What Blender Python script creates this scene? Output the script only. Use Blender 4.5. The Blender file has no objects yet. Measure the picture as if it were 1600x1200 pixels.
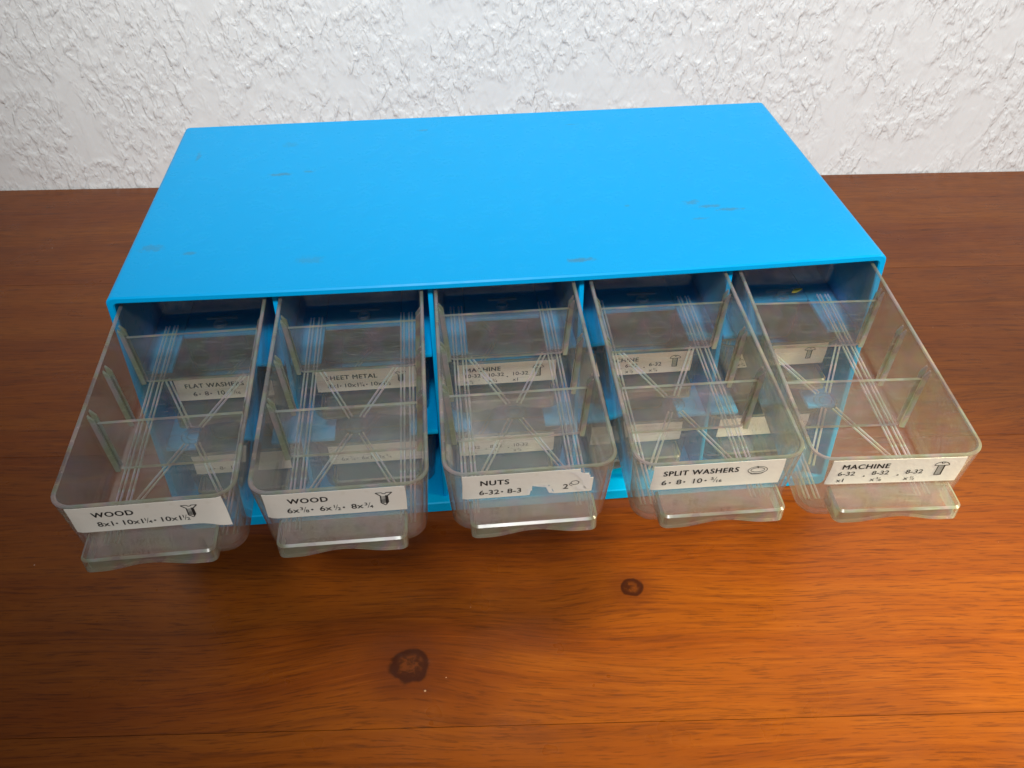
import bpy, bmesh, math, random
from mathutils import Vector, Matrix
random.seed(7)
S = bpy.context.scene
COL = S.collection

# ------------------------------------------------------------------ camera
cam_d = bpy.data.cameras.new('camera')
cam = bpy.data.objects.new('camera', cam_d); COL.objects.link(cam)
cam_d.sensor_width = 36.0
cam_d.lens = 1429.14 / 1600 * 36.0
cam_d.clip_start = 0.01; cam_d.clip_end = 50
_r = Vector((0.9957975, -0.0911415, -0.0089745)); _u = Vector((0.0636685, 0.6185132, 0.7831907)); _f = Vector((0.0658303, 0.7804708, -0.6217167))
_m = Matrix((_r, _u, -_f)).transposed().to_4x4(); _m.translation = Vector((-0.0237083, -0.2976127, 0.3101635))
cam.matrix_world = _m
S.camera = cam

# ------------------------------------------------------------------ light
world = bpy.data.worlds.new('World'); S.world = world; world.use_nodes = True
bg = world.node_tree.nodes['Background']
bg.inputs[0].default_value = (1.0, 0.97, 0.93, 1); bg.inputs[1].default_value = 0.17

def aim(o, loc, target):
    o.location = loc
    o.rotation_euler = (Vector(target) - Vector(loc)).to_track_quat('-Z', 'Y').to_euler()

def spot_lamp(name, loc, target, power, color, size, blend, soft):
    l = bpy.data.lights.new(name, 'SPOT'); l.energy = power; l.color = color
    l.spot_size = math.radians(size); l.spot_blend = blend; l.shadow_soft_size = soft
    o = bpy.data.objects.new(name, l); COL.objects.link(o); aim(o, loc, target); return o

spot_lamp('room_lamp', (0.0, -1.037, 1.397), (0.205, 0.56, 0.145), 151, (1.0, 0.99, 0.97), 46.0, 0.85, 0.13)
spot_lamp('desk_lamp', (0.75, -0.30, 0.60), (0.195, -0.150, 0.0), 138, (1.0, 0.89, 0.54), 28, 0.9, 0.06)

S.view_settings.view_transform = 'Standard'; S.view_settings.look = 'None'
S.view_settings.exposure = 0.0; S.view_settings.gamma = 1.0
S.render.engine = 'CYCLES'
S.cycles.use_denoising = True
S.cycles.use_adaptive_sampling = True; S.cycles.adaptive_threshold = 0.012
S.cycles.max_bounces = 7; S.cycles.diffuse_bounces = 4; S.cycles.glossy_bounces = 3
S.cycles.transmission_bounces = 10; S.cycles.transparent_max_bounces = 96
S.cycles.sample_clamp_indirect = 4.0

# ------------------------------------------------------------------ helpers
def tag(o, label=None, cat=None, group=None, kind=None):
    if label: o['label'] = label
    if cat: o['category'] = cat
    if group: o['group'] = group
    if kind: o['kind'] = kind
    return o

def empty(name, loc=(0, 0, 0), rot=(0, 0, 0)):
    o = bpy.data.objects.new(name, None); COL.objects.link(o)
    o.location = loc; o.rotation_euler = rot; o.empty_display_size = 0.01
    return o

def mesh_obj(name, me, parent=None):
    o = bpy.data.objects.new(name, me); COL.objects.link(o)
    if parent: o.parent = parent
    return o

def mk(name, verts, faces, mats, mi=None, smooth=30, parent=None, link=True):
    me = bpy.data.meshes.new(name); me.from_pydata(verts, [], faces)
    for m in mats: me.materials.append(m)
    if mi: me.polygons.foreach_set('material_index', mi)
    me.update()
    bm = bmesh.new(); bm.from_mesh(me); bmesh.ops.recalc_face_normals(bm, faces=bm.faces); bm.to_mesh(me); bm.free()
    if smooth:
        me.shade_smooth(); me.set_sharp_from_angle(angle=math.radians(smooth))
    return mesh_obj(name, me, parent) if link else me

class N:
    """small node-tree helper"""
    def __init__(s, name):
        s.m = bpy.data.materials.new(name); s.m.use_nodes = True
        s.t = s.m.node_tree; s.t.nodes.clear()
        s.out = s.t.nodes.new('ShaderNodeOutputMaterial')
    def n(s, typ, ins=None, **kw):
        nd = s.t.nodes.new('ShaderNode' + typ)
        for k, v in kw.items(): setattr(nd, k, v)
        for k, v in (ins or {}).items(): s.set(nd, k, v)
        return nd
    def set(s, nd, k, v):
        i = nd.inputs[k]
        if isinstance(v, bpy.types.NodeSocket): s.t.links.new(v, i)
        elif isinstance(v, bpy.types.Node): s.t.links.new(v.outputs[0], i)
        else:
            if isinstance(v, tuple) and i.type == 'RGBA' and len(v) == 3: v = v + (1,)
            i.default_value = v
    def math(s, op, a, b=0.0, c=None, clamp=False):
        nd = s.t.nodes.new('ShaderNodeMath'); nd.operation = op; nd.use_clamp = clamp
        s.set(nd, 0, a); s.set(nd, 1, b)
        if c is not None: s.set(nd, 2, c)
        return nd.outputs[0]
    def vmath(s, op, a, b):
        nd = s.t.nodes.new('ShaderNodeVectorMath'); nd.operation = op
        s.set(nd, 0, a); s.set(nd, 1, b); return nd.outputs[0]
    def mix(s, fac, a, b, blend='MIX'):
        nd = s.t.nodes.new('ShaderNodeMix'); nd.data_type = 'RGBA'; nd.blend_type = blend
        for i, v in ((0, fac), (6, a), (7, b)):
            if isinstance(v, bpy.types.NodeSocket): s.t.links.new(v, nd.inputs[i])
            else:
                if isinstance(v, tuple) and len(v) == 3: v = v + (1,)
                nd.inputs[i].default_value = v
        return nd.outputs[2]
    def ramp(s, fac, stops):
        nd = s.t.nodes.new('ShaderNodeValToRGB'); s.set(nd, 0, fac)
        e = nd.color_ramp.elements
        while len(e) < len(stops): e.new(0.5)
        for el, (p, c) in zip(e, stops):
            el.position = p; el.color = tuple(c) + (1,) if len(c) == 3 else c
        return nd.outputs[0]
    def smooth(s, x, a, b, lo=0.0, hi=1.0):
        nd = s.t.nodes.new('ShaderNodeMapRange'); nd.interpolation_type = 'SMOOTHSTEP'
        for k, v in ((0, x), (1, a), (2, b), (3, lo), (4, hi)): s.set(nd, k, v)
        return nd.outputs[0]
    def noise(s, vec, scale, detail=3, rough=0.5, dist=0.0):
        return s.n('TexNoise', {'Vector': vec, 'Scale': scale, 'Detail': detail, 'Roughness': rough, 'Distortion': dist}).outputs[0]
    def mapv(s, vec, scale=(1, 1, 1), rot=(0, 0, 0), loc=(0, 0, 0)):
        return s.n('Mapping', {'Vector': vec, 'Scale': scale, 'Rotation': rot, 'Location': loc}).outputs[0]
    def done(s, shader):
        s.t.links.new(shader.outputs[0] if isinstance(shader, bpy.types.Node) else shader, s.out.inputs[0]); return s.m

# ------------------------------------------------------------------ materials
def mat_wall():
    a = N('white_textured_plaster'); co = a.n('TexCoord').outputs['Object']
    d = a.mapv(co, rot=(0, math.radians(-42), 0), scale=(1, 1, 0.5))
    mask = a.smooth(a.noise(co, 22, 2, 0.5), 0.36, 0.52)
    n1 = a.noise(d, 120, 2, 0.5, 0.35)
    n2 = a.noise(d, 260, 2, 0.5, 0.3)
    h1 = a.math('MULTIPLY', a.smooth(n1, 0.42, 0.62), a.smooth(mask, 0, 1, 0.30, 1.0))
    h2 = a.math('MULTIPLY', a.smooth(n2, 0.45, 0.70), a.smooth(mask, 0.0, 1.0, 0.03, 0.65))
    h = a.math('ADD', h1, h2)
    b = a.n('Bump', {'Height': h, 'Strength': 1.0, 'Distance': 0.0007})
    p = a.n('BsdfPrincipled', {'Base Color': (0.865, 0.88, 0.88), 'Roughness': 0.34, 'Normal': b})
    p.inputs['Specular IOR Level'].default_value = 0.5
    return a.done(p)

def mat_wood(ref):
    a = N('stained_wood'); tc = a.n('TexCoord'); tc.object = ref; co = tc.outputs['Object']
    oi = a.n('ObjectInfo').outputs['Random']
    sx = a.n('SeparateXYZ', {0: co}); X, Y = sx.outputs[0], sx.outputs[1]
    # knots bend the grain
    def dist(kx, ky, ax=1.0):
        dx = a.math('MULTIPLY', a.math('SUBTRACT', X, kx), ax); dy = a.math('SUBTRACT', Y, ky)
        return a.math('SQRT', a.math('ADD', a.math('MULTIPLY', dx, dx), a.math('MULTIPLY', dy, dy))), dy
    warp = a.math('MULTIPLY', a.math('SUBTRACT', a.noise(a.mapv(co, (5, 14, 1)), 1.0, 2), 0.5), 0.022)
    Yw = a.math('ADD', Y, warp)
    ks = [(-0.0416, -0.0846, 0.0078), (0.0505, -0.0488, 0.0048), (0.24, -0.078, 0.0016)]
    kd = []
    for kx, ky, r in ks:
        d, dy = dist(kx, ky); kd.append((d, r))
        dl, _ = dist(kx, ky, 0.45)
        g = a.math('POWER', 2.718, a.math('MULTIPLY', a.math('MULTIPLY', dl, dl), -1.0 / (2 * (r * 2.0) ** 2)))
        Yw = a.math('ADD', Yw, a.math('MULTIPLY', g, r * -1.3))
    off = a.math('MULTIPLY', oi, 7.0)
    vec = a.n('CombineXYZ', {0: a.math('ADD', X, off), 1: Yw, 2: off}).outputs[0]
    fib = a.noise(a.mapv(vec, (26, 620, 1)), 1.0, 4, 0.62)
    fib2 = a.noise(a.mapv(vec, (90, 1500, 1)), 1.0, 3, 0.6)
    band = a.noise(a.mapv(vec, (2.5, 38, 1)), 1.0, 3, 0.55, 0.3)
    blot = a.noise(a.mapv(vec, (9, 22, 1)), 1.0, 3, 0.6)
    base = a.ramp(band, [(0.25, (0.132, 0.0275, 0.0024)), (0.5, (0.166, 0.0410, 0.0030)), (0.78, (0.200, 0.056, 0.0042))])
    base = a.mix(a.smooth(blot, 0.45, 0.72, 0.0, 0.5), base, (0.095, 0.019, 0.0028))
    base = a.mix(a.smooth(fib, 0.50, 0.68, 0.0, 0.40), base, (0.060, 0.014, 0.004))
    base = a.mix(a.smooth(fib2, 0.52, 0.66, 0.0, 0.55), base, (0.05, 0.012, 0.003))
    base = a.mix(a.smooth(fib, 0.30, 0.46, 0.30, 0.0), base, (0.25, 0.072, 0.008))
    # a few growth lines
    t = a.math('FRACT', a.math('MULTIPLY', a.math('ADD', Yw, a.math('MULTIPLY', oi, 0.3)), 21.0))
    ln = a.math('ABSOLUTE', a.math('SUBTRACT', t, 0.5))
    line = a.math('MULTIPLY', a.smooth(ln, 0.0, 0.035, 0.32, 0.0), a.smooth(a.noise(a.mapv(vec, (6, 20, 1)), 1.0, 2), 0.42, 0.6))
    base = a.mix(line, base, (0.055, 0.013, 0.004))
    for d, r in kd:
        dn = a.math('ADD', d, a.math('MULTIPLY', a.math('SUBTRACT', a.noise(co, 170, 3), 0.5), r * 0.55))
        ring = a.smooth(dn, r * 1.12, r * 0.90)
        core = a.smooth(dn, r * 0.80, r * 0.40)
        halo = a.smooth(dn, r * 3.0, r * 0.9, 0.0, 0.5)
        base = a.mix(halo, base, (0.065, 0.014, 0.004))
        base = a.mix(a.math('MULTIPLY', ring, 0.92), base, (0.026, 0.006, 0.0025))
        cc = a.mix(a.smooth(a.noise(co, 300, 3, 0.6, 0.4), 0.38, 0.62), (0.035, 0.008, 0.002), (0.110, 0.028, 0.004))
        base = a.mix(a.math('MULTIPLY', core, 0.8), base, cc)
    # dust specks
    vo = a.n('TexVoronoi', {'Vector': co, 'Scale': 115.0}); vo.inputs['Randomness'].default_value = 1.0
    sel = a.math('GREATER_THAN', a.n('SeparateColor', {0: vo.outputs['Color']}).outputs[0], 0.87)
    sp = a.math('MULTIPLY', a.math('LESS_THAN', vo.outputs['Distance'], a.math('MULTIPLY', a.n('SeparateColor', {0: vo.outputs['Color']}).outputs[1], 0.05)), sel)
    base = a.mix(a.math('MULTIPLY', sp, 0.55), base, (0.55, 0.42, 0.33))
    # slight tone per board
    hs = a.n('HueSaturation', {'Color': base, 'Value': a.smooth(oi, 0, 1, 0.88, 1.12)})
    rough = a.smooth(a.noise(co, 40, 3), 0.3, 0.7, 0.27, 0.37)
    bmp = a.n('Bump', {'Height': fib, 'Strength': 0.18, 'Distance': 0.0004})
    p = a.n('BsdfPrincipled', {'Base Color': hs, 'Roughness': rough, 'Normal': bmp})
    p.inputs['Specular IOR Level'].default_value = 0.20
    return a.done(p)

def mat_blue():
    a = N('blue_plastic'); co = a.n('TexCoord').outputs['Object']
    sx = a.n('SeparateXYZ', {0: co}); X, Y, Z = sx.outputs
    base = a.mix(a.noise(co, 16, 2), (0.0, 0.365, 0.78), (0.0, 0.385, 0.82))
    ontop = a.math('GREATER_THAN', Z, 0.120)
    nz = a.noise(co, 420, 4, 0.65); nz2 = a.noise(co, 150, 3, 0.6)
    # scuffs left on the top, each with its own outline
    for x, y, rx, ry, k in ((-0.0951, 0.0987, .0050, .0016, .6), (-0.083, 0.1003, .0025, .0012, .4), (0.0842, 0.052, .0035, .0022, .45), (0.0917, 0.0478, .005, .0016, .5),
                            (0.0985, 0.0440, .006, .0013, .55), (0.0845, 0.0375, .0035, .0010, .4), (0.0293, 0.0107, .0055, .0016, .6), (-0.1245, 0.0306, .0028, .0012, .45), (-0.1405, 0.036, .0045, .0030, .35),
                            (-0.1366, 0.122, .0012, .005, .35), (-0.03, 0.1416, .0025, .0012, .4), (-0.076, 0.0215, .006, .003, .25), (0.0563, 0.052, .0012, .0009, .4), (0.045, 0.1405, .004, .0006, .35), (-0.094, 0.131, .004, .003, .2)):
        dx = a.math('DIVIDE', a.math('SUBTRACT', X, x), rx); dy = a.math('DIVIDE', a.math('SUBTRACT', Y, y), ry)
        d = a.math('SQRT', a.math('ADD', a.math('MULTIPLY', dx, dx), a.math('MULTIPLY', dy, dy)))
        d = a.math('ADD', d, a.math('MULTIPLY', a.math('SUBTRACT', nz, 0.5), 2.6))
        f = a.math('MULTIPLY', a.smooth(d, 1.25, 0.35, 0.0, k), ontop)
        base = a.mix(f, base, (0.07, 0.20, 0.27))
    vo = a.n('TexVoronoi', {'Vector': co, 'Scale': 60.0})
    sel = a.math('GREATER_THAN', a.n('SeparateColor', {0: vo.outputs['Color']}).outputs[1], 0.93)
    sp = a.math('MULTIPLY', a.math('LESS_THAN', vo.outputs['Distance'], 0.03), sel)
    base = a.mix(a.math('MULTIPLY', sp, 0.4), base, (0.30, 0.60, 0.80))
    scr = a.noise(a.mapv(co, (30, 900, 30), (0, 0, 0.35)), 1.0, 2)
    rough = a.math('ADD', a.smooth(nz2, 0.3, 0.7, 0.26, 0.36), a.smooth(scr, 0.62, 0.72, 0.0, 0.12))
    bmp = a.n('Bump', {'Height': a.noise(co, 45, 2), 'Strength': 0.015, 'Distance': 0.0015})
    p = a.n('BsdfPrincipled', {'Base Color': base, 'Roughness': rough, 'Normal': bmp})
    p.inputs['Specular IOR Level'].default_value = 0.06
    return a.done(p)

def mat_clear(name, tint, haze, haze_col, edge=False):
    """thin clear styrene: straight-through transmission, Fresnel gloss, haze from dust and painted-in glints"""
    a = N(name); co = a.n('TexCoord').outputs['Object']
    lw = a.n('LayerWeight', {'Blend': 0.5}).outputs['Facing']
    F = a.math('ADD', 0.045, a.math('MULTIPLY', a.math('POWER', lw, 5.0), 0.85))
    cloud = a.noise(co, 60, 2, 0.6); scr = a.noise(a.mapv(co, (90, 1000, 800), (0.5, 0.4, 0.8)), 1.0, 1)
    hz = a.math('ADD', a.smooth(cloud, 0.3, 0.75, haze * 0.6, haze * 1.5), a.smooth(scr, 0.65, 0.73, 0.0, 0.13))
    vd = a.n('TexVoronoi', {'Vector': co, 'Scale': 420.0})
    dust = a.math('MULTIPLY', a.math('LESS_THAN', vd.outputs['Distance'], 0.13), a.math('GREATER_THAN', a.n('SeparateColor', {0: vd.outputs['Color']}).outputs[0], 0.90))
    hz = a.math('ADD', hz, a.math('MULTIPLY', dust, 0.22))
    hz = a.math('ADD', hz, a.math('MULTIPLY', a.math('POWER', lw, 2.5), 0.26))  # extra grey at grazing angles stands in for bent light at corners
    # faint stress colours and sheen of moulded styrene, put into the haze colour
    hue = a.n('CombineColor', {0: a.math('FRACT', a.math('MULTIPLY', cloud, 5.0)), 1: 0.16, 2: 1.0}, mode='HSV').outputs[0]
    hc = a.mix(1.0, hue, haze_col, 'MULTIPLY')
    tr = a.n('BsdfTransparent', {'Color': a.mix(a.math('POWER', lw, 3.0), tint, tuple(v * 0.55 for v in tint))})
    df = a.n('MixShader', {0: 0.5, 1: a.n('BsdfDiffuse', {'Color': hc}), 2: a.n('BsdfTranslucent', {'Color': hc})})
    body = a.n('MixShader', {0: hz, 1: tr, 2: df})
    gl = a.n('BsdfGlossy', {'Color': (1, 1, 1), 'Roughness': a.smooth(cloud, 0.3, 0.7, 0.26, 0.36) if edge else a.smooth(cloud, 0.3, 0.7, 0.05, 0.16)})
    return a.done(a.n('MixShader', {0: F, 1: body, 2: gl}))

def mat_paper():
    a = N('cream_paper'); co = a.n('TexCoord').outputs['Object']
    c = a.mix(a.noise(co, 90, 3), (0.78, 0.755, 0.67), (0.82, 0.805, 0.75))
    c = a.mix(a.smooth(a.noise(co, 300, 3), 0.6, 0.75, 0, 0.25), c, (0.62, 0.58, 0.46))
    p = a.n('BsdfPrincipled', {'Base Color': c, 'Roughness': 0.62, 'Normal': a.n('Bump', {'Height': a.noise(co, 500, 3), 'Strength': 0.2, 'Distance': 0.0003})})
    return a.done(p)

def mat_plain(name, col, rough):
    a = N(name); co = a.n('TexCoord').outputs['Object']
    c = a.mix(a.noise(co, 400, 3), tuple(v * 0.85 for v in col), tuple(min(1, v * 1.1) for v in col))
    return a.done(a.n('BsdfPrincipled', {'Base Color': c, 'Roughness': rough}))

M_WALL = mat_wall(); M_BLUE = mat_blue(); M_PAPER = mat_paper()
M_CLEAR = mat_clear('clear_styrene', (0.935, 0.935, 0.91), 0.046, (0.72, 0.725, 0.70))
M_DIV = mat_clear('clear_styrene_plate', (0.92, 0.925, 0.91), 0.085, (0.72, 0.725, 0.70))
M_EDGE = mat_clear('styrene_edge', (0.52, 0.515, 0.45), 0.38, (0.70, 0.69, 0.61), True)  # edge tones of bent light put into a darker tint and haze
M_RIB = mat_clear('styrene_rib', (0.86, 0.88, 0.88), 0.36, (0.92, 0.94, 0.94), True)  # glints along the ribs put into a whiter haze colour
M_INK = mat_plain('black_ink', (0.018, 0.017, 0.016), 0.6)
M_FAINT = mat_plain('faint_ink', (0.22, 0.20, 0.19), 0.7)  # faint look through the plastic layers put into a greyer ink
M_TORN = mat_plain('torn_paper', (0.80, 0.79, 0.76), 0.8)
M_GLUE = mat_plain('old_glue', (0.33, 0.32, 0.30), 0.7)
M_LEAF = mat_plain('dry_yellow_scrap', (0.55, 0.50, 0.08), 0.6)

# ------------------------------------------------------------------ the setting: wall and table
TA = math.radians(-3.85)                       # wall and boards run 3.85 degrees off the cabinet
def wall():
    bm = bmesh.new()
    bmesh.ops.create_cube(bm, size=1.0, matrix=Matrix.Translation((0, 0.05, 0.55)) @ Matrix.Diagonal((3.2, 0.10, 1.5, 1)))
    me = bpy.data.meshes.new('wall'); bm.to_mesh(me); bm.free(); me.materials.append(M_WALL)
    o = mesh_obj('wall', me); o.rotation_euler = (0, 0, TA)
    o.location = Vector((-math.sin(TA) * 0.341, math.cos(TA) * 0.341, 0))
    tag(o, kind='structure'); return o
wall()

table = empty('table', (0, 0, 0), (0, 0, TA))
tag(table, 'reddish brown stained wooden table top with two knots, under the blue cabinet', 'table')
M_WOOD = mat_wood(table)
def board(y0, y1):
    bm = bmesh.new()
    bmesh.ops.create_cube(bm, size=1.0, matrix=Matrix.Translation((0, (y0 + y1) / 2, -0.0125)) @ Matrix.Diagonal((1.9, y1 - y0 - 0.00026, 0.025, 1)))
    me = bpy.data.meshes.new('board'); bm.to_mesh(me); bm.free(); me.materials.append(M_WOOD)
    mesh_obj('board', me, table)
ys = [-0.43, -0.27, -0.1115, 0.042, 0.204, 0.3395]
for y0, y1 in zip(ys[:-1], ys[1:]): board(y0, y1)

# ------------------------------------------------------------------ cabinet
W, D, H = 0.30, 0.1576, 0.1258
HW = W / 2
PITCH = 0.0594
cab = empty('drawer_cabinet')
tag(cab, 'bright blue plastic cabinet with five columns of clear drawers, on the wooden table', 'cabinet')

def rrect(hw, z0, z1, r, nseg=4, ntop=24):
    """closed outline in (x, z): starts at lower left, runs anticlockwise, long sides subdivided"""
    pts = []
    def arc(cx, cz, a0):
        for k in range(nseg + 1):
            t = a0 + math.pi / 2 * k / nseg
            pts.append((cx + r * math.cos(t), cz + r * math.sin(t)))
    arc(-hw + r, z0 + r, math.pi)
    for k in range(1, ntop): pts.append((-hw + r + (2 * hw - 2 * r) * k / ntop, z0))
    arc(hw - r, z0 + r, 1.5 * math.pi)
    arc(hw - r, z1 - r, 0)
    for k in range(1, ntop): pts.append((hw - r - (2 * hw - 2 * r) * k / ntop, z1))
    arc(-hw + r, z1 - r, math.pi / 2)
    return pts

def bow(x, y, z):
    if z < H - 0.012: return z
    return z - 0.0016 * max(0, 1 - (x / HW) ** 2) * math.exp(-max(y, 0) / 0.045)

def shell():
    T, TB = 0.0028, 0.0060
    outer = rrect(HW, 0, H, 0.0030); outer_c = rrect(HW - 0.0006, 0.0006, H - 0.0006, 0.0025)
    inner_c = rrect(HW - T + 0.0005, TB - 0.0005, H - T + 0.0005, 0.0020); inner = rrect(HW - T, TB, H - T, 0.0016)
    n = len(outer)
    rings = [(outer, D)] + [(outer, D * (k / 9) ** 1.5) for k in range(8, 0, -1)] + [(outer, 0.0006), (outer_c, 0.0), (inner_c, 0.0), (inner, 0.0005)]
    rings += [(inner, D * (k / 9) ** 1.5) for k in range(1, 9)] + [(inner, D)]
    vs, fs = [], []
    for pr, y in rings: vs += [(x, y, bow(x, y, z)) for x, z in pr]
    for i in range(len(rings)):
        j = (i + 1) % len(rings)
        for k in range(n):
            l = (k + 1) % n
            fs.append((i * n + k, i * n + l, j * n + l, j * n + k))
    mk('shell', vs, fs, [M_BLUE], smooth=40, parent=cab)
shell()

def cbox(name, x0, x1, y0, y1, z0, z1, mat, parent, bev=0.0005, seg=2):
    bm = bmesh.new()
    bmesh.ops.create_cube(bm, size=1.0, matrix=Matrix.Translation(((x0 + x1) / 2, (y0 + y1) / 2, (z0 + z1) / 2)) @ Matrix.Diagonal((x1 - x0, y1 - y0, z1 - z0, 1)))
    if bev: bmesh.ops.bevel(bm, geom=list(bm.edges), offset=bev, segments=seg, affect='EDGES', profile=0.5)
    me = bpy.data.meshes.new(name); bm.to_mesh(me); bm.free(); me.materials.append(mat)
    me.shade_smooth(); me.set_sharp_from_angle(angle=math.radians(35))
    return mesh_obj(name, me, parent)

FL = [0.0060, 0.0470, 0.0888]                   # floor level of each row
cbox('back_panel', -HW + 0.003, HW - 0.003, D - 0.0032, D - 0.0004, 0.0062, H - 0.003, M_BLUE, cab)
XD = [-1.5 * PITCH, -0.5 * PITCH, 0.5 * PITCH, 1.5 * PITCH]
for x in XD: cbox('column_divider', x - 0.0010, x + 0.0010, 0.0040, D - 0.0034, 0.0062, H - 0.0047, M_BLUE, cab)
xb = [-HW + 0.0029] + XD + [HW - 0.0029]
LEDGE = 0.0125                                   # drawers slide on narrow ledges, the rows open between them only at the front
for z in FL[1:]:
    for i in range(5):
        a0 = xb[i] + (0.0011 if i else 0); a1 = xb[i + 1] - (0.0011 if i < 4 else 0)
        cbox('ledge', a0, a0 + LEDGE, 0.0035, D - 0.0034, z - 0.0020, z, M_BLUE, cab)
        cbox('ledge', a1 - LEDGE, a1, 0.0035, D - 0.0034, z - 0.0020, z, M_BLUE, cab)
        cbox('rear_shelf', a0 + LEDGE + 0.00005, a1 - LEDGE - 0.00005, 0.027, D - 0.0034, z - 0.0020, z, M_BLUE, cab)  # shaped for shade: front cut back out of the lamplight, inside stays dark

# ------------------------------------------------------------------ drawers
DH, DL = 0.0310, 0.1370                         # height, length
RIM = 0.0275                                    # half width at the rim
def half(w): return RIM + w * 0.075             # w <= 0: draft of the side walls
def front(w): return -w * 0.11                  # draft of the front
TW = 0.0014                                     # wall thickness

def outline(hw, v0, v1, rf, rb, nf=7):
    pts = []
    def arc(cx, cy, r, a0, n):
        for k in range(n + 1):
            t = a0 + math.pi / 2 * k / n
            pts.append((cx + r * math.cos(t), cy + r * math.sin(t)))
    arc(-hw + rf, v0 + rf, rf, math.pi, nf); arc(hw - rf, v0 + rf, rf, 1.5 * math.pi, nf)
    arc(hw - rb, v1 - rb, rb, 0, 3); arc(-hw + rb, v1 - rb, rb, math.pi / 2, 3)
    return pts

def body_mesh():
    rf, rb = 0.0070, 0.0030
    rings, kinds = [], []
    def outer(w, ins=0.0): return [(x, y, w + DH) for x, y in outline(half(w) - ins, front(w) + ins, DL + w * 0.04 - ins, rf - ins * 0.5, rb)]
    def inner(w, ins=0.0):
        t = TW + ins
        return [(x, y, w + DH) for x, y in outline(half(w) - t, front(w) + t, DL + w * 0.04 - t, rf - TW - ins * 0.3, rb - 0.001)]
    b = 0.0022
    for k in range(4):                           # outer bottom fillet
        t = math.pi / 2 * (1 - k / 3); rings.append(outer(-DH + b - b * math.sin(t), b - b * math.cos(t))); kinds.append(0)
    rings.append(outer(-0.0004)); kinds.append(1)
    rings.append(outer(0.0, 0.0003)); kinds.append(1)
    rings.append(inner(0.0, -0.0003)); kinds.append(1)
    rings.append(inner(-0.0004)); kinds.append(0)
    f0 = -DH + TW
    for k in range(4):
        t = math.pi / 2 * k / 3; rings.append(inner(f0 + b - b * math.sin(t), b - b * math.cos(t))); kinds.append(0)
    n = len(rings[0]); vs = [v for r in rings for v in r]; fs, mi = [], []
    for i in range(len(rings) - 1):
        for k in range(n):
            l = (k + 1) % n
            fs.append((i * n + k, i * n + l, (i + 1) * n + l, (i + 1) * n + k)); mi.append(kinds[i])
    fs.append(tuple(range(n))); mi.append(0)
    fs.append(tuple((len(rings) - 1) * n + k for k in range(n))); mi.append(0)
    return mk('body', vs, fs, [M_CLEAR, M_EDGE], mi, 32, link=False)

def pull_mesh():
    hu, v1, r = 0.0198, -0.0092, 0.0024
    top = DH - 0.0138; t = 0.0013
    v0 = front(-0.0145) + 0.0002
    def path(ins):
        p = []
        for k in range(5): p.append((-hu + ins, v0 + (v1 + r - v0) * k / 4))
        for k in range(1, 6):
            a = math.pi + math.pi / 2 * k / 5; p.append((-hu + r + (r - ins) * math.cos(a), v1 + r + (r - ins) * math.sin(a)))
        for k in range(1, 24): p.append((-hu + r + (2 * hu - 2 * r) * k / 24, v1 + ins))
        for k in range(0, 6):
            a = 1.5 * math.pi + math.pi / 2 * k / 5; p.append((hu - r + (r - ins) * math.cos(a), v1 + r + (r - ins) * math.sin(a)))
        for k in range(3, -1, -1): p.append((hu - ins, v0 + (v1 + r - v0) * k / 4))
        return p
    po, pc, pi = path(0), path(0.0008), path(t)
    n = len(po)
    def low(x, y):
        s = abs(x) / hu
        dip = 0.5 + 0.5 * math.cos(math.pi * min(1, s / 0.72))
        f = min(1, max(0, (y - v1) / 0.008))
        return top - 0.0056 + 0.0022 * dip - 0.0010 * f
    R = [[(x, y, top) for x, y in pc], [(x, y, top - 0.0006) for x, y in po], [(x, y, low(x, y) + 0.0003) for x, y in po],
         [(x * 0.995, y + 0.0003, low(x, y)) for x, y in po], [(x, y, low(*po[k]) + 0.0003) for k, (x, y) in enumerate(pi)], [(x, y, top - 0.0013) for x, y in pi]]
    kinds = [1, 0, 1, 1, 1]
    vs = [v for r_ in R for v in r_]; fs, mi = [], []
    for i in range(len(R) - 1):
        for k in range(n - 1):
            fs.append((i * n + k, i * n + k + 1, (i + 1) * n + k + 1, (i + 1) * n + k)); mi.append(kinds[i])
    fs.append(tuple(range(n))); mi.append(0)
    fs.append(tuple(5 * n + k for k in range(n))); mi.append(0)
    return mk('pull', vs, fs, [M_DIV, M_EDGE], mi, 35, link=False)

SLOTS = (0.0440, 0.0670, 0.0905)
def divider_mesh():
    zt, zb = DH - 0.0069, TW + 0.0006
    ht, hb, r, rt = half(-0.0069) - TW - 0.0004, half(-0.028) - TW - 0.0006, 0.0026, 0.0010
    pts = []
    for cx, cz, rr, a0 in ((-hb + r, zb + r, r, math.pi), (hb - r, zb + r, r, 1.5 * math.pi), (ht - rt, zt - rt, rt, 0), (-ht + rt, zt - rt, rt, math.pi / 2)):
        for k in range(5):
            a = a0 + math.pi / 2 * k / 4; pts.append((cx + rr * math.cos(a), cz + rr * math.sin(a)))
    n = len(pts); t = 0.0006
    vs = [(x, -t, z) for x, z in pts] + [(x, t, z) for x, z in pts]
    fs = [tuple(range(n)), tuple(n + k for k in range(n))]; mi = [0, 0]
    for k in range(n):
        l = (k + 1) % n; fs.append((k, l, n + l, n + k)); mi.append(1)
    return mk('divider', vs, fs, [M_DIV, M_EDGE], mi, 30, link=False)

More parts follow.
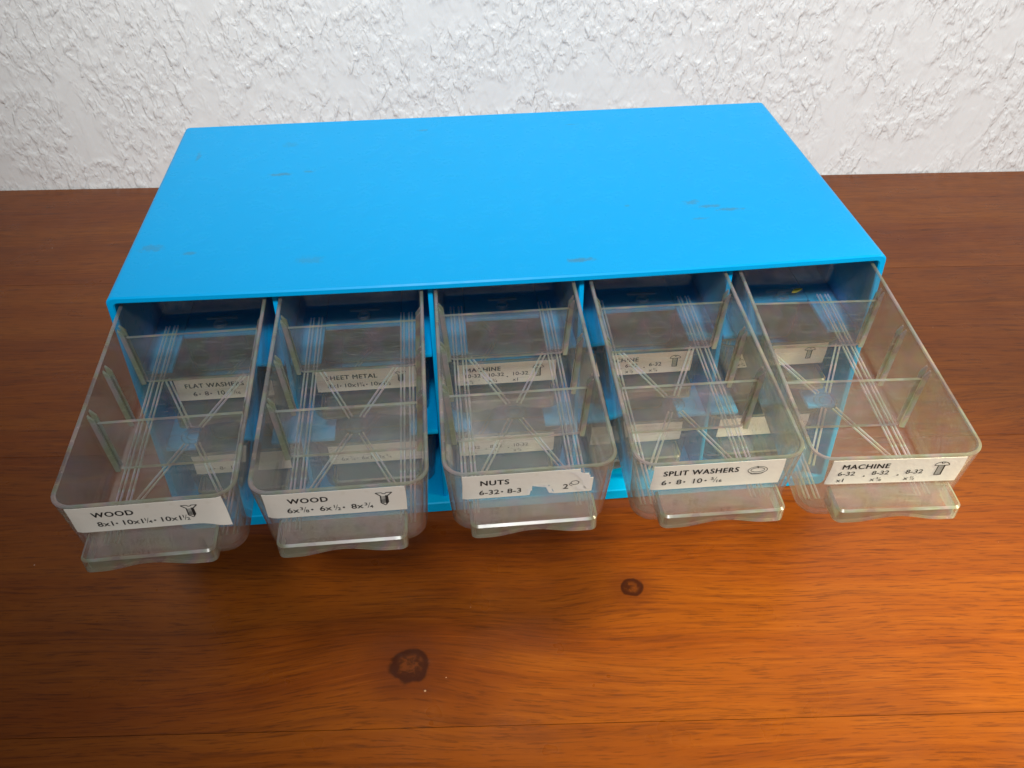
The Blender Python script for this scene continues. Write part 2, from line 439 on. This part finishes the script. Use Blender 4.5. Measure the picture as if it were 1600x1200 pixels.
def ring_mesh(name, r, wdt, h, n=28, mat=None):
    vs, fs = [], []
    for k in range(n):
        a = 2 * math.pi * k / n; c, s = math.cos(a), math.sin(a)
        vs += [((r - wdt) * c, (r - wdt) * s, 0), ((r - wdt * 0.5) * c, (r - wdt * 0.5) * s, h), (r * c, r * s, 0)]
    for k in range(n):
        l = (k + 1) % n
        fs += [(3 * k, 3 * l, 3 * l + 1, 3 * k + 1), (3 * k + 1, 3 * l + 1, 3 * l + 2, 3 * k + 2)]
    return mk(name, vs, fs, [mat or M_RIB], smooth=0, link=False)

def ridge_mesh(name, segs, wdt, hgt, mat):
    """half-round ridges from a to b on the plane z = 0"""
    vs, fs = [], []
    for (ax, ay), (bx, by) in segs:
        d = Vector((bx - ax, by - ay)); d.normalize(); nx, ny = -d.y * wdt / 2, d.x * wdt / 2
        i = len(vs); prof = ((1, 0), (0.6, 0.8), (-0.6, 0.8), (-1, 0))
        for px, py in ((ax, ay), (bx, by)):
            for s, q in prof: vs.append((px + nx * s, py + ny * s, hgt * q))
        for k in range(3): fs.append((i + k, i + k + 1, i + 5 + k, i + 4 + k))
        fs += [(i, i + 1, i + 2, i + 3), (i + 4, i + 5, i + 6, i + 7)]
    return mk(name, vs, fs, [mat], smooth=0, link=False)

def slot_mesh(side):
    """a pair of upright ribs on a side wall that hold a divider"""
    vs, fs, mi = [], [], []
    for off in (-0.0014, 0.0014):
        i = len(vs)
        for w in (-0.0022, -0.0045, -0.0288):
            x = (half(w) - TW + 0.0001); d = 0.0003 if w > -0.003 else 0.0017
            for yy, xx in ((-0.00055, x), (-0.00040, x - d), (0.00040, x - d), (0.00055, x)):
                vs.append((side * xx, off + yy, w + DH))
        for s in range(2):
            for k in range(3):
                fs.append((i + 4 * s + k, i + 4 * s + k + 1, i + 4 * s + 5 + k, i + 4 * s + 4 + k)); mi.append(1)
        fs += [(i, i + 1, i + 2, i + 3), (i + 8, i + 9, i + 10, i + 11)]; mi += [1, 1]
    return mk('divider_slot', vs, fs, [M_CLEAR, M_EDGE], mi, 0, link=False)

ME_BODY, ME_PULL, ME_DIV = body_mesh(), pull_mesh(), divider_mesh()
ME_SLOT = {s: slot_mesh(s) for s in (-1, 1)}
ME_RAIL = ridge_mesh('floor_rail', [((-0.00065, 0.010), (-0.00065, 0.1262)), ((0.00065, 0.010), (0.00065, 0.1262))], 0.00072, 0.0006, M_RIB)
ME_GATE = ring_mesh('gate_ring', 0.0046, 0.0006, 0.0004, 28, M_DIV); ME_GATE2 = ring_mesh('gate_ring', 0.0026, 0.0006, 0.0003, 28, M_DIV)
ME_PIN = ring_mesh('pin_mark', 0.0040, 0.00035, 0.00015, 28, M_DIV)
ME_BOSS = ring_mesh('boss', 0.0030, 0.0015, 0.0012, 20, M_DIV)
def cross_mesh(sx, sy):
    dx, dy = sx * 0.0150, sy * 0.0330
    n = Vector((-dy, dx)).normalized() * 0.00075
    a = Vector((sx * 0.0020, sy * 0.0044)); b = Vector((dx, dy))
    return ridge_mesh('cross_rib', [((a + n)[:], (b + n)[:]), ((a - n)[:], (b - n)[:])], 0.00072, 0.0006, M_RIB)
ME_CROSS = [cross_mesh(sx, sy) for sx in (-1, 1) for sy in (-1, 1)]
ME_BAR = ridge_mesh('slot_bar', [((-0.0062, 0), (0.0062, 0))], 0.0016, 0.0007, M_DIV)

# ---- lettering -------------------------------------------------------------
def text_geo(s, size, x, base, bold=0.0, sx=1.0, spacing=1.0):
    """(verts, faces) in label millimetres; base = baseline measured down from the label's top edge"""
    c = bpy.data.curves.new('t', 'FONT'); c.body = s; c.size = 1.0; c.offset = bold; c.space_character = spacing
    c.resolution_u = 3; c.fill_mode = 'FRONT'
    o = bpy.data.objects.new('t', c); COL.objects.link(o)
    dg = bpy.context.evaluated_depsgraph_get(); dg.update()
    me = bpy.data.meshes.new_from_object(o.evaluated_get(dg))
    k = size / 0.729                             # cap height of the built-in face
    vs = [(x + v.co.x * k * sx, -base + v.co.y * k) for v in me.vertices]
    fs = [tuple(p.vertices) for p in me.polygons]
    w = max((v[0] for v in vs), default=x) - x
    bpy.data.objects.remove(o); bpy.data.curves.remove(c); bpy.data.meshes.remove(me)
    return vs, fs, w

def add_geo(acc, g):
    i = len(acc[0]); acc[0].extend(g[0]); acc[1].extend(tuple(q + i for q in f) for f in g[1]); return g[2]

def line_geo(acc, tokens, x, base, size, bold=0.0, sx=1.0, gap=0.6):
    """tokens: plain strings, '*' for a bullet, (n, d) for a fraction, numbers for a space in mm"""
    for t in tokens:
        if isinstance(t, (int, float)): x += t
        elif t == '*':
            r = size * 0.15; n = 10
            add_geo(acc, ([(x + r + r * math.cos(2 * math.pi * k / n), -base + size * 0.42 + r * math.sin(2 * math.pi * k / n)) for k in range(n)], [tuple(range(n))], 0)); x += 2 * r + gap * 1.5
        elif isinstance(t, tuple):
            w = add_geo(acc, text_geo(t[0], size * 0.60, x, base - size * 0.48, bold, sx)); x += w * 0.95
            q = size * 0.07; xa = x - 0.05
            add_geo(acc, ([(xa, -base - 0.1), (xa + q, -base - 0.1), (xa + q + size * 0.36, -base + size * 1.05), (xa + size * 0.36, -base + size * 1.05)], [(0, 1, 2, 3)], 0)); x += size * 0.26
            w = add_geo(acc, text_geo(t[1], size * 0.60, x, base + size * 0.08, bold, sx)); x += w + gap
        else:
            x += add_geo(acc, text_geo(t, size, x, base, bold, sx)) + (0.25 if t[-1:] == 'x' or t == 'x' else gap * 0.5)
    return x

# label position on a drawer front: s, w in metres -> local drawer coordinates, wrapped round the corner radius
def wrap(s, w, off):
    hw, rf = half(w), 0.0070
    fl = hw - rf
    if abs(s) <= fl: return (s, front(w) - off, w + DH)
    a = (abs(s) - fl) / rf; sg = 1 if s > 0 else -1
    return (sg * (fl + (rf + off) * math.sin(a)), front(w) + rf - (rf + off) * math.cos(a), w + DH)

def label_part(dr, spec):
    x0, x1, w0, w1 = spec['box']                # metres on the front
    nx, nw = 30, 5
    vs, fs = [], []
    skew = spec.get('skew', 0.0)
    cut = spec.get('cut')
    for layer in (0.00010, 0.00024):
        for j in range(nw + 1):
            for i in range(nx + 1):
                f = i / nx; g = j / nw
                s = x0 + (x1 - x0) * f; w = w0 + (w1 - w0) * g + skew * (f - 0.5)
                jit = 0.00012 * math.sin(37 * f + 5 * g) if i in (0, nx) else 0
                off = layer
                curl = spec.get('curl')
                if curl:                          # right end lifted away from the plastic
                    q = max(0, (f - curl[0]) / (1 - curl[0]))
                    if curl[2] > 0: q *= 0.25 + 0.75 * g
                    else: q *= 1 - 0.6 * g
                    off += curl[1] * q * q
                x, y, z = wrap(s + jit, w, off)
                vs.append((x, y, z))
    n = (nx + 1) * (nw + 1)
    holes = spec.get('holes', set())
    keep = set()
    for j in range(nw):
        for i in range(nx):
            if (i, j) in holes: continue
            keep.add((i, j))
            q = j * (nx + 1) + i
            fs.append((q, q + 1, q + nx + 2, q + nx + 1)); fs.append((n + q, n + q + 1, n + q + nx + 2, n + q + nx + 1))
    for (i, j) in keep:                           # paper edge
        q = j * (nx + 1) + i
        for (di, dj, a, b) in ((-1, 0, q, q + nx + 1), (1, 0, q + 1, q + nx + 2), (0, -1, q, q + 1), (0, 1, q + nx + 1, q + nx + 2)):
            if (i + di, j + dj) not in keep: fs.append((a, b, n + b, n + a))
    lab = mk('label', vs, fs, [M_PAPER], smooth=40, parent=dr)
    def place(name, acc, mat, off=0.00032):
        if not acc[0]: return
        pv = []
        for x, y in acc[0]:
            f = x * 0.001 / (x1 - x0)
            o2 = off
            curl = spec.get('curl')
            if curl:
                q = max(0, (f - curl[0]) / (1 - curl[0])); g = -y * 0.001 / (w0 - w1)
                q *= (0.25 + 0.75 * g) if curl[2] > 0 else (1 - 0.6 * g)
                o2 += curl[1] * q * q
            pv.append(wrap(x0 + x * 0.001, w0 + y * 0.001 + skew * (f - 0.5), o2))
        mk(name, pv, acc[1], [mat], smooth=0, parent=lab)
    acc = ([], [])
    ink = spec.get('ink', M_INK)
    if spec.get('title'):
        t, x, base, size, sx = spec['title']
        for dx, dy in ((-0.10, 0.0), (0.0, 0.06), (0.10, 0.0), (0.0, -0.06)):       # heavy face
            add_geo(acc, text_geo(t, size, x + dx, base + dy, 0.0, sx, 1.12))
    for tokens, x, base, size in spec.get('lines', []): line_geo(acc, tokens, x, base, size * 1.12, 0.012, 1.08)
    place('lettering', acc, ink)
    for kind, cx, cy, sc in spec.get('icons', []):
        ic = ICONS[kind](cx, cy, sc); place(kind + '_drawing', ic, ink, 0.00034)
    for poly, mat in spec.get('patches', []):
        place('torn_patch', (list(poly), [tuple(range(len(poly)))]), mat, 0.00038)
    return lab

def stroke(acc, pts, wd, close=False):
    m = len(pts)
    for k in range(m if close else m - 1):
        a = Vector(pts[k]); b = Vector(pts[(k + 1) % m]); d = b - a
        if d.length < 1e-6: continue
        d.normalize(); nn = Vector((-d.y, d.x)) * wd / 2; i = len(acc[0])
        acc[0].extend([tuple(a + nn), tuple(a - nn), tuple(b - nn), tuple(b + nn)]); acc[1].append((i, i + 1, i + 2, i + 3))

def fill(acc, pts):
    i = len(acc[0]); acc[0].extend(pts); acc[1].append(tuple(range(i, i + len(pts))))

def ic_wood(cx, cy, s):                          # flat countersunk head, threaded tapering shank
    acc = ([], [])
    P = lambda x, y: (cx + x * s, -cy + y * s)
    stroke(acc, [P(-2.4, 3.0), P(-0.6, 3.0), P(-0.3, 2.5), P(0.4, 2.5), P(0.7, 3.0), P(2.4, 3.0)], 0.28 * s)
    stroke(acc, [P(-2.4, 3.0), P(-1.0, 1.5)], 0.35 * s); stroke(acc, [P(2.4, 3.0), P(1.1, 1.5)], 0.35 * s)
    fill(acc, [P(0.35, 1.7), P(1.15, 1.6), P(1.25, -1.6), P(0.3, -3.2), P(0.3, -1.5)])
    stroke(acc, [P(-1.0, 1.5), P(-1.1, -1.9), P(0.2, -3.1)], 0.35 * s)
    for k in range(7):
        y = 1.1 - k * 0.5; stroke(acc, [P(-1.15, y - 0.12), P(0.6, y + 0.15)], 0.18 * s if k < 3 else 0.30 * s)
    return acc

def ic_machine(cx, cy, s):                       # round head, straight threaded shank
    acc = ([], [])
    P = lambda x, y: (cx + x * s, -cy + y * s)
    arc = [P(2.3 * math.cos(math.pi * k / 10), 1.6 + 1.7 * math.sin(math.pi * k / 10)) for k in range(11)]
    stroke(acc, arc, 0.28 * s, True); stroke(acc, [P(-0.4, 3.2), P(-0.2, 2.6), P(0.4, 2.6), P(0.6, 3.2)], 0.25 * s)
    stroke(acc, [P(-1.05, 1.6), P(-1.05, -3.2), P(1.1, -3.2)], 0.28 * s)
    fill(acc, [P(0.72, 1.6), P(1.2, 1.6), P(1.2, -3.3), P(0.72, -3.3)])
    for k in range(11):
        y = 1.1 - k * 0.41; stroke(acc, [P(-1.0, y - 0.1), P(0.8, y + 0.12)], 0.15 * s)
    return acc

def ic_washer(cx, cy, s):
    acc = ([], [])
    E = lambda rx, ry, dx=0, dy=0: [(cx + dx + rx * s * math.cos(2 * math.pi * k / 26), -cy + dy + ry * s * math.sin(2 * math.pi * k / 26)) for k in range(26)]
    stroke(acc, E(3.1, 1.75), 0.22 * s, True); stroke(acc, E(2.2, 1.05, 0, 0.1), 0.22 * s, True)
    stroke(acc, [(cx - 3.0 * s, -cy - 0.5 * s), (cx - 1.5 * s, -cy - 2.0 * s), (cx + 1.4 * s, -cy - 2.05 * s), (cx + 3.0 * s, -cy - 0.6 * s)], 0.2 * s)
    stroke(acc, [(cx - 0.4 * s, -cy + 2.0 * s), (cx + 0.1 * s, -cy + 1.0 * s)], 0.35 * s)
    return acc

def ic_nut(cx, cy, s):
    acc = ([], [])
    h = [(cx + 1.5 * s * math.cos(math.pi / 3 * k + 0.3), -cy + 1.2 * s * math.sin(math.pi / 3 * k + 0.3)) for k in range(6)]
    stroke(acc, h, 0.26 * s, True)
    stroke(acc, [(x - 0.5 * s, y - 0.7 * s) for x, y in h[2:5]], 0.2 * s)
    return acc
ICONS = dict(wood_screw=ic_wood, machine_screw=ic_machine, split_washer=ic_washer, nut=ic_nut)

BOX = (-0.0210, 0.0210, -0.0008, -0.0126)
def spec(title=None, tx=7.0, lines=(), icons=(), box=BOX, tsx=0.98, tb=4.9, **kw):
    d = dict(box=box, lines=list(lines), icons=list(icons), **kw)
    if title: d['title'] = (title, tx, tb, 2.5 if tb > 4.5 else 2.35, tsx)
    return d

def two_row(groups, y1=7.5, y2=10.8, size=1.85):
    L = []
    for x, top, low in groups: L += [([top], x, y1, size), (low, x + 0.4, y2, size * 0.9)]
    for (xa, *_), (xb_, *_) in zip(groups, groups[1:]): L.append((['*'], (xa + 6.3 + xb_) / 2 - 0.2, 9.0, 2.0))
    return L

TOP = [
 spec('WOOD', 6.8, [(['8x1', 0.4, '*', '10x1', ('1', '4'), '*', '10x1', ('1', '2')], 7.0, 9.6, 2.15)], [('wood_screw', 35.4, 5.4, 1.0)], box=(-0.0222, 0.0232, -0.0006, -0.0128), curl=(0.78, 0.0028, 1)),
 spec('WOOD', 7.2, [(['6x', ('3', '8'), '*', 0.9, '6x', ('1', '2'), '*', 0.9, '8x', ('3', '4')], 6.2, 9.6, 2.25)], [('wood_screw', 36.2, 5.6, 1.05)], box=(-0.0228, 0.0200, -0.0006, -0.0126)),
 spec('NUTS', 5.4, [(['6-32', 0.2, '*', 0.3, '8-3'], 5.0, 9.7, 2.15), (['2'], 31.4, 9.5, 2.25)], [('nut', 35.2, 6.6, 0.9)], box=(-0.0216, 0.0192, -0.0008, -0.0124),
      holes={(15, 4), (16, 4), (17, 4), (18, 4), (19, 4), (20, 4), (16, 3), (17, 3), (18, 3), (19, 3), (27, 0), (28, 0), (29, 0), (29, 1)},
      patches=[([(20.2, -8.3), (20.9, -7.7), (21.8, -8.2), (21.2, -9.6), (20.9, -11.4), (20.3, -11.3)], M_TORN), ([(21.5, -6.7), (24.0, -6.2), (26.6, -6.6), (27.6, -8.4), (28.7, -11.2), (27.2, -11.0), (26.1, -7.9), (23.6, -7.3)], M_TORN),
               ([(27.6, -7.2), (30.3, -7.6), (31.0, -9.2), (30.2, -10.8), (28.9, -11.2), (28.0, -8.6)], M_PAPER), ([(33.0, -0.6), (36.2, -1.0), (39.8, -3.0), (40.2, -10.6), (38.2, -9.9), (37.4, -5.8), (35.9, -3.4)], M_TORN), ([(35.6, -8.4), (37.6, -7.6), (39.0, -9.8), (38.6, -11.0), (36.2, -10.2)], M_TORN)]),
 spec('SPLIT WASHERS', 3.2, [(['6', 0.4, '*', 0.7, '8', 0.2, '*', 0.9, '10', 0.4, '*', 0.3, ('5', '16')], 3.0, 9.5, 2.2)], [('split_washer', 33.2, 4.6, 1.0)], box=(-0.0216, 0.0198, -0.0006, -0.0126), tsx=0.90),
 spec('MACHINE', 3.4, tb=4.2, lines=two_row([(2.8, '6-32', ['x1']), (13.6, '8-32', ['x', ('3', '8')]), (24.4, '8-32', ['x', ('1', '2')])]), icons=[('machine_screw', 35.0, 5.3, 1.0)], box=(-0.0212, 0.0208, -0.0006, -0.0126)),
]
MID = [
 spec('FLAT WASHERS', 3.8, [(['6', 0.4, '*', 0.7, '8', 0.2, '*', 0.9, '10', 0.4, '*', 0.3, ('5', '16')], 6.2, 9.6, 2.2)], box=(-0.0195, 0.0200, -0.0006, -0.0126), tsx=0.93),
 spec('SHEET METAL', 4.2, [(['8x1', 0.3, '*', '10x1', ('1', '4'), '*', '10x1', ('1', '2')], 4.2, 9.6, 2.1)], [('wood_screw', 35.4, 5.4, 1.0)], tsx=0.93),
 spec('MACHINE', 3.4, tb=4.2, lines=two_row([(2.8, '10-32', ['x', ('1', '2')]), (12.8, '10-32', ['x', ('3', '4')]), (23.2, '10-32', ['x1'])]), icons=[('machine_screw', 34.5, 5.3, 1.0)]),
 spec('MACHINE', 3.4, tb=4.2, lines=two_row([(2.8, '6-32', ['x', ('3', '8')]), (12.8, '6-32', ['x', ('1', '2')]), (23.2, '6-32', ['x', ('3', '4')])]), icons=[('machine_screw', 34.5, 5.3, 1.0)], ink=M_INK),
 spec('MACHINE', 3.4, tb=4.2, lines=two_row([(2.8, '8-32', ['x', ('3', '4')]), (13.2, '8-32', ['x1'])]), icons=[('machine_screw', 34.5, 5.3, 1.0)]),
]
LOW = [
 spec(None, lines=[(['6', '*', 0.9, '8', '*', 0.9, '10'], 6, 9.6, 2.1)], ink=M_FAINT),
 spec(None, lines=[(['6x', ('3', '4'), '*', 0.6, '6x1', '*', 0.6, '8x', ('3', '4')], 5, 9.6, 2.1)], ink=M_FAINT),
 spec(None, lines=two_row([(2.8, '6-32', ['x', ('1', '4')]), (12.8, '8-32', ['x', ('1', '4')]), (23.2, '10-32', ['x', ('3', '8')])]), ink=M_FAINT),
 spec(None, ink=M_FAINT), spec(None, ink=M_FAINT),
]

def child(name, me, parent, loc=(0, 0, 0), rot=(0, 0, 0)):
    o = mesh_obj(name, me, parent); o.location = loc; o.rotation_euler = rot; return o

def drawer(loc, rot, sp, full=True):
    d = empty('drawer', loc, rot)
    child('body', ME_BODY, d); child('pull', ME_PULL, d)
    label_part(d, sp)
    fz = TW + 0.00003
    for v in (SLOTS[0], SLOTS[2]):
        q = child('divider', ME_DIV, d, (0, v, 0))
        if full: child('pin_mark', ME_PIN, q, (random.uniform(-0.001, 0.001), -0.00063, 0.0135 + random.uniform(-0.001, 0.001)), (math.pi / 2, 0, 0))
    if full:
        for v in SLOTS:
            for s in (-1, 1): child('divider_slot', ME_SLOT[s], d, (0, v, 0))
        for u in (-0.0206, -0.0172, 0.0172, 0.0206): child('floor_rail', ME_RAIL, d, (u, 0, fz))
        for me in ME_CROSS: child('cross_rib', me, d, (0, 0.0585, fz))
        child('gate_ring', ME_GATE, d, (0, 0.0585, fz)); child('gate_ring', ME_GATE2, d, (0, 0.0585, fz))
        child('boss', ME_BOSS, d, (0.001, 0.1255, fz)); child('slot_bar', ME_BAR, d, (0.0012, 0.1298, fz))
    else:
        for me in ME_CROSS[:2]: child('cross_rib', me, d, (0, 0.0585, fz))
    return d

TH = 0.0496; ZF = 0.1153
YF = (-0.0978, -0.0981, -0.0960, -0.0979, -0.1019)
YAW = (0.9, 0.0, 0.0, -0.6, -3.0)
GROUP = 'clear drawers of the blue cabinet'
TXT = ['WOOD 8x1', 'WOOD 6x3/8', 'NUTS', 'SPLIT WASHERS', 'MACHINE 6-32']
TOPLAB = ['open clear plastic drawer whose label reads WOOD 8x1, right corner of label curling',
          'open clear plastic drawer whose label reads WOOD 6x3/8, between two open drawers',
          'open clear plastic drawer with a torn NUTS label',
          'open clear plastic drawer whose label reads SPLIT WASHERS with a washer drawing',
          'open clear plastic drawer labelled MACHINE 6-32, pulled out slightly askew at the column end']
XC = (-0.1193, -0.0598, -0.0008, 0.0596, 0.1190)
for i in range(5):
    yw = math.radians(YAW[i]); v = 0.098
    # turn about the point where the drawer passes the cabinet's front edge
    x = XC[i] + v * math.sin(yw); y = YF[i] + DH * math.sin(TH) + v * (1 - math.cos(yw)); z = ZF - DH * math.cos(TH)
    d = drawer((x, y, z), (TH, 0, yw), TOP[i])
    tag(d, TOPLAB[i], 'drawer', GROUP)
    if i == 4:                                   # a dry scrap lying at the back of this drawer
        prof = [(-0.0028, 0.0), (-0.0014, 0.0009), (0.0004, 0.0012), (0.0020, 0.0007), (0.0032, 0.0002), (0.0018, -0.0004), (-0.0006, -0.0008), (-0.0020, -0.0006)]
        vs = [(x, y, 0.0) for x, y in prof] + [(x * 0.96, y * 0.9, 0.00045 + 0.25 * abs(y)) for x, y in prof]; n = len(prof)
        fs = [tuple(range(n)), tuple(range(n, 2 * n))] + [(k, (k + 1) % n, n + (k + 1) % n, n + k) for k in range(n)]
        bit = mk('plant_scrap', vs, fs, [M_LEAF], smooth=0)
        mw = Matrix.Translation((x, y, z)) @ d.rotation_euler.to_matrix().to_4x4()
        bit.location = mw @ Vector((0.0085, 0.1292, TW + 0.0002)); bit.rotation_euler = (TH, 0, 0.35)
        tag(bit, 'tiny dry yellow scrap lying at the back of the askew MACHINE 6-32 drawer', 'scrap')
MIDLAB = ['closed clear drawer labelled FLAT WASHERS, in the row below the open drawers', 'closed clear drawer labelled SHEET METAL, in the row below the open drawers',
          'closed clear drawer labelled MACHINE 10-32, in the row below the open NUTS drawer', 'closed clear drawer labelled 6-32, in the row below the open SPLIT WASHERS drawer',
          'closed clear drawer directly below the open MACHINE 6-32 drawer']
LOWLAB = ['closed clear drawer in the bottom row, two below the curling WOOD 8x1 label', 'closed clear drawer in the bottom row, two below the WOOD 6x3/8 drawer',
          'closed clear drawer in the bottom row, two below the torn NUTS label', 'closed clear drawer in the bottom row, two below the SPLIT WASHERS drawer',
          'closed clear drawer in the bottom row, two below the open MACHINE 6-32 drawer']
for i in range(5):
    xc = (i - 2) * PITCH
    tag(drawer((xc, 0.0100 + random.uniform(-0.0008, 0.0012), FL[1] + 0.0001), (0, 0, 0), MID[i], False), MIDLAB[i], 'drawer', GROUP)
    tag(drawer((xc, 0.0100 + random.uniform(-0.0008, 0.0012), FL[0] + 0.0001), (0, 0, 0), LOW[i], False), LOWLAB[i], 'drawer', GROUP)
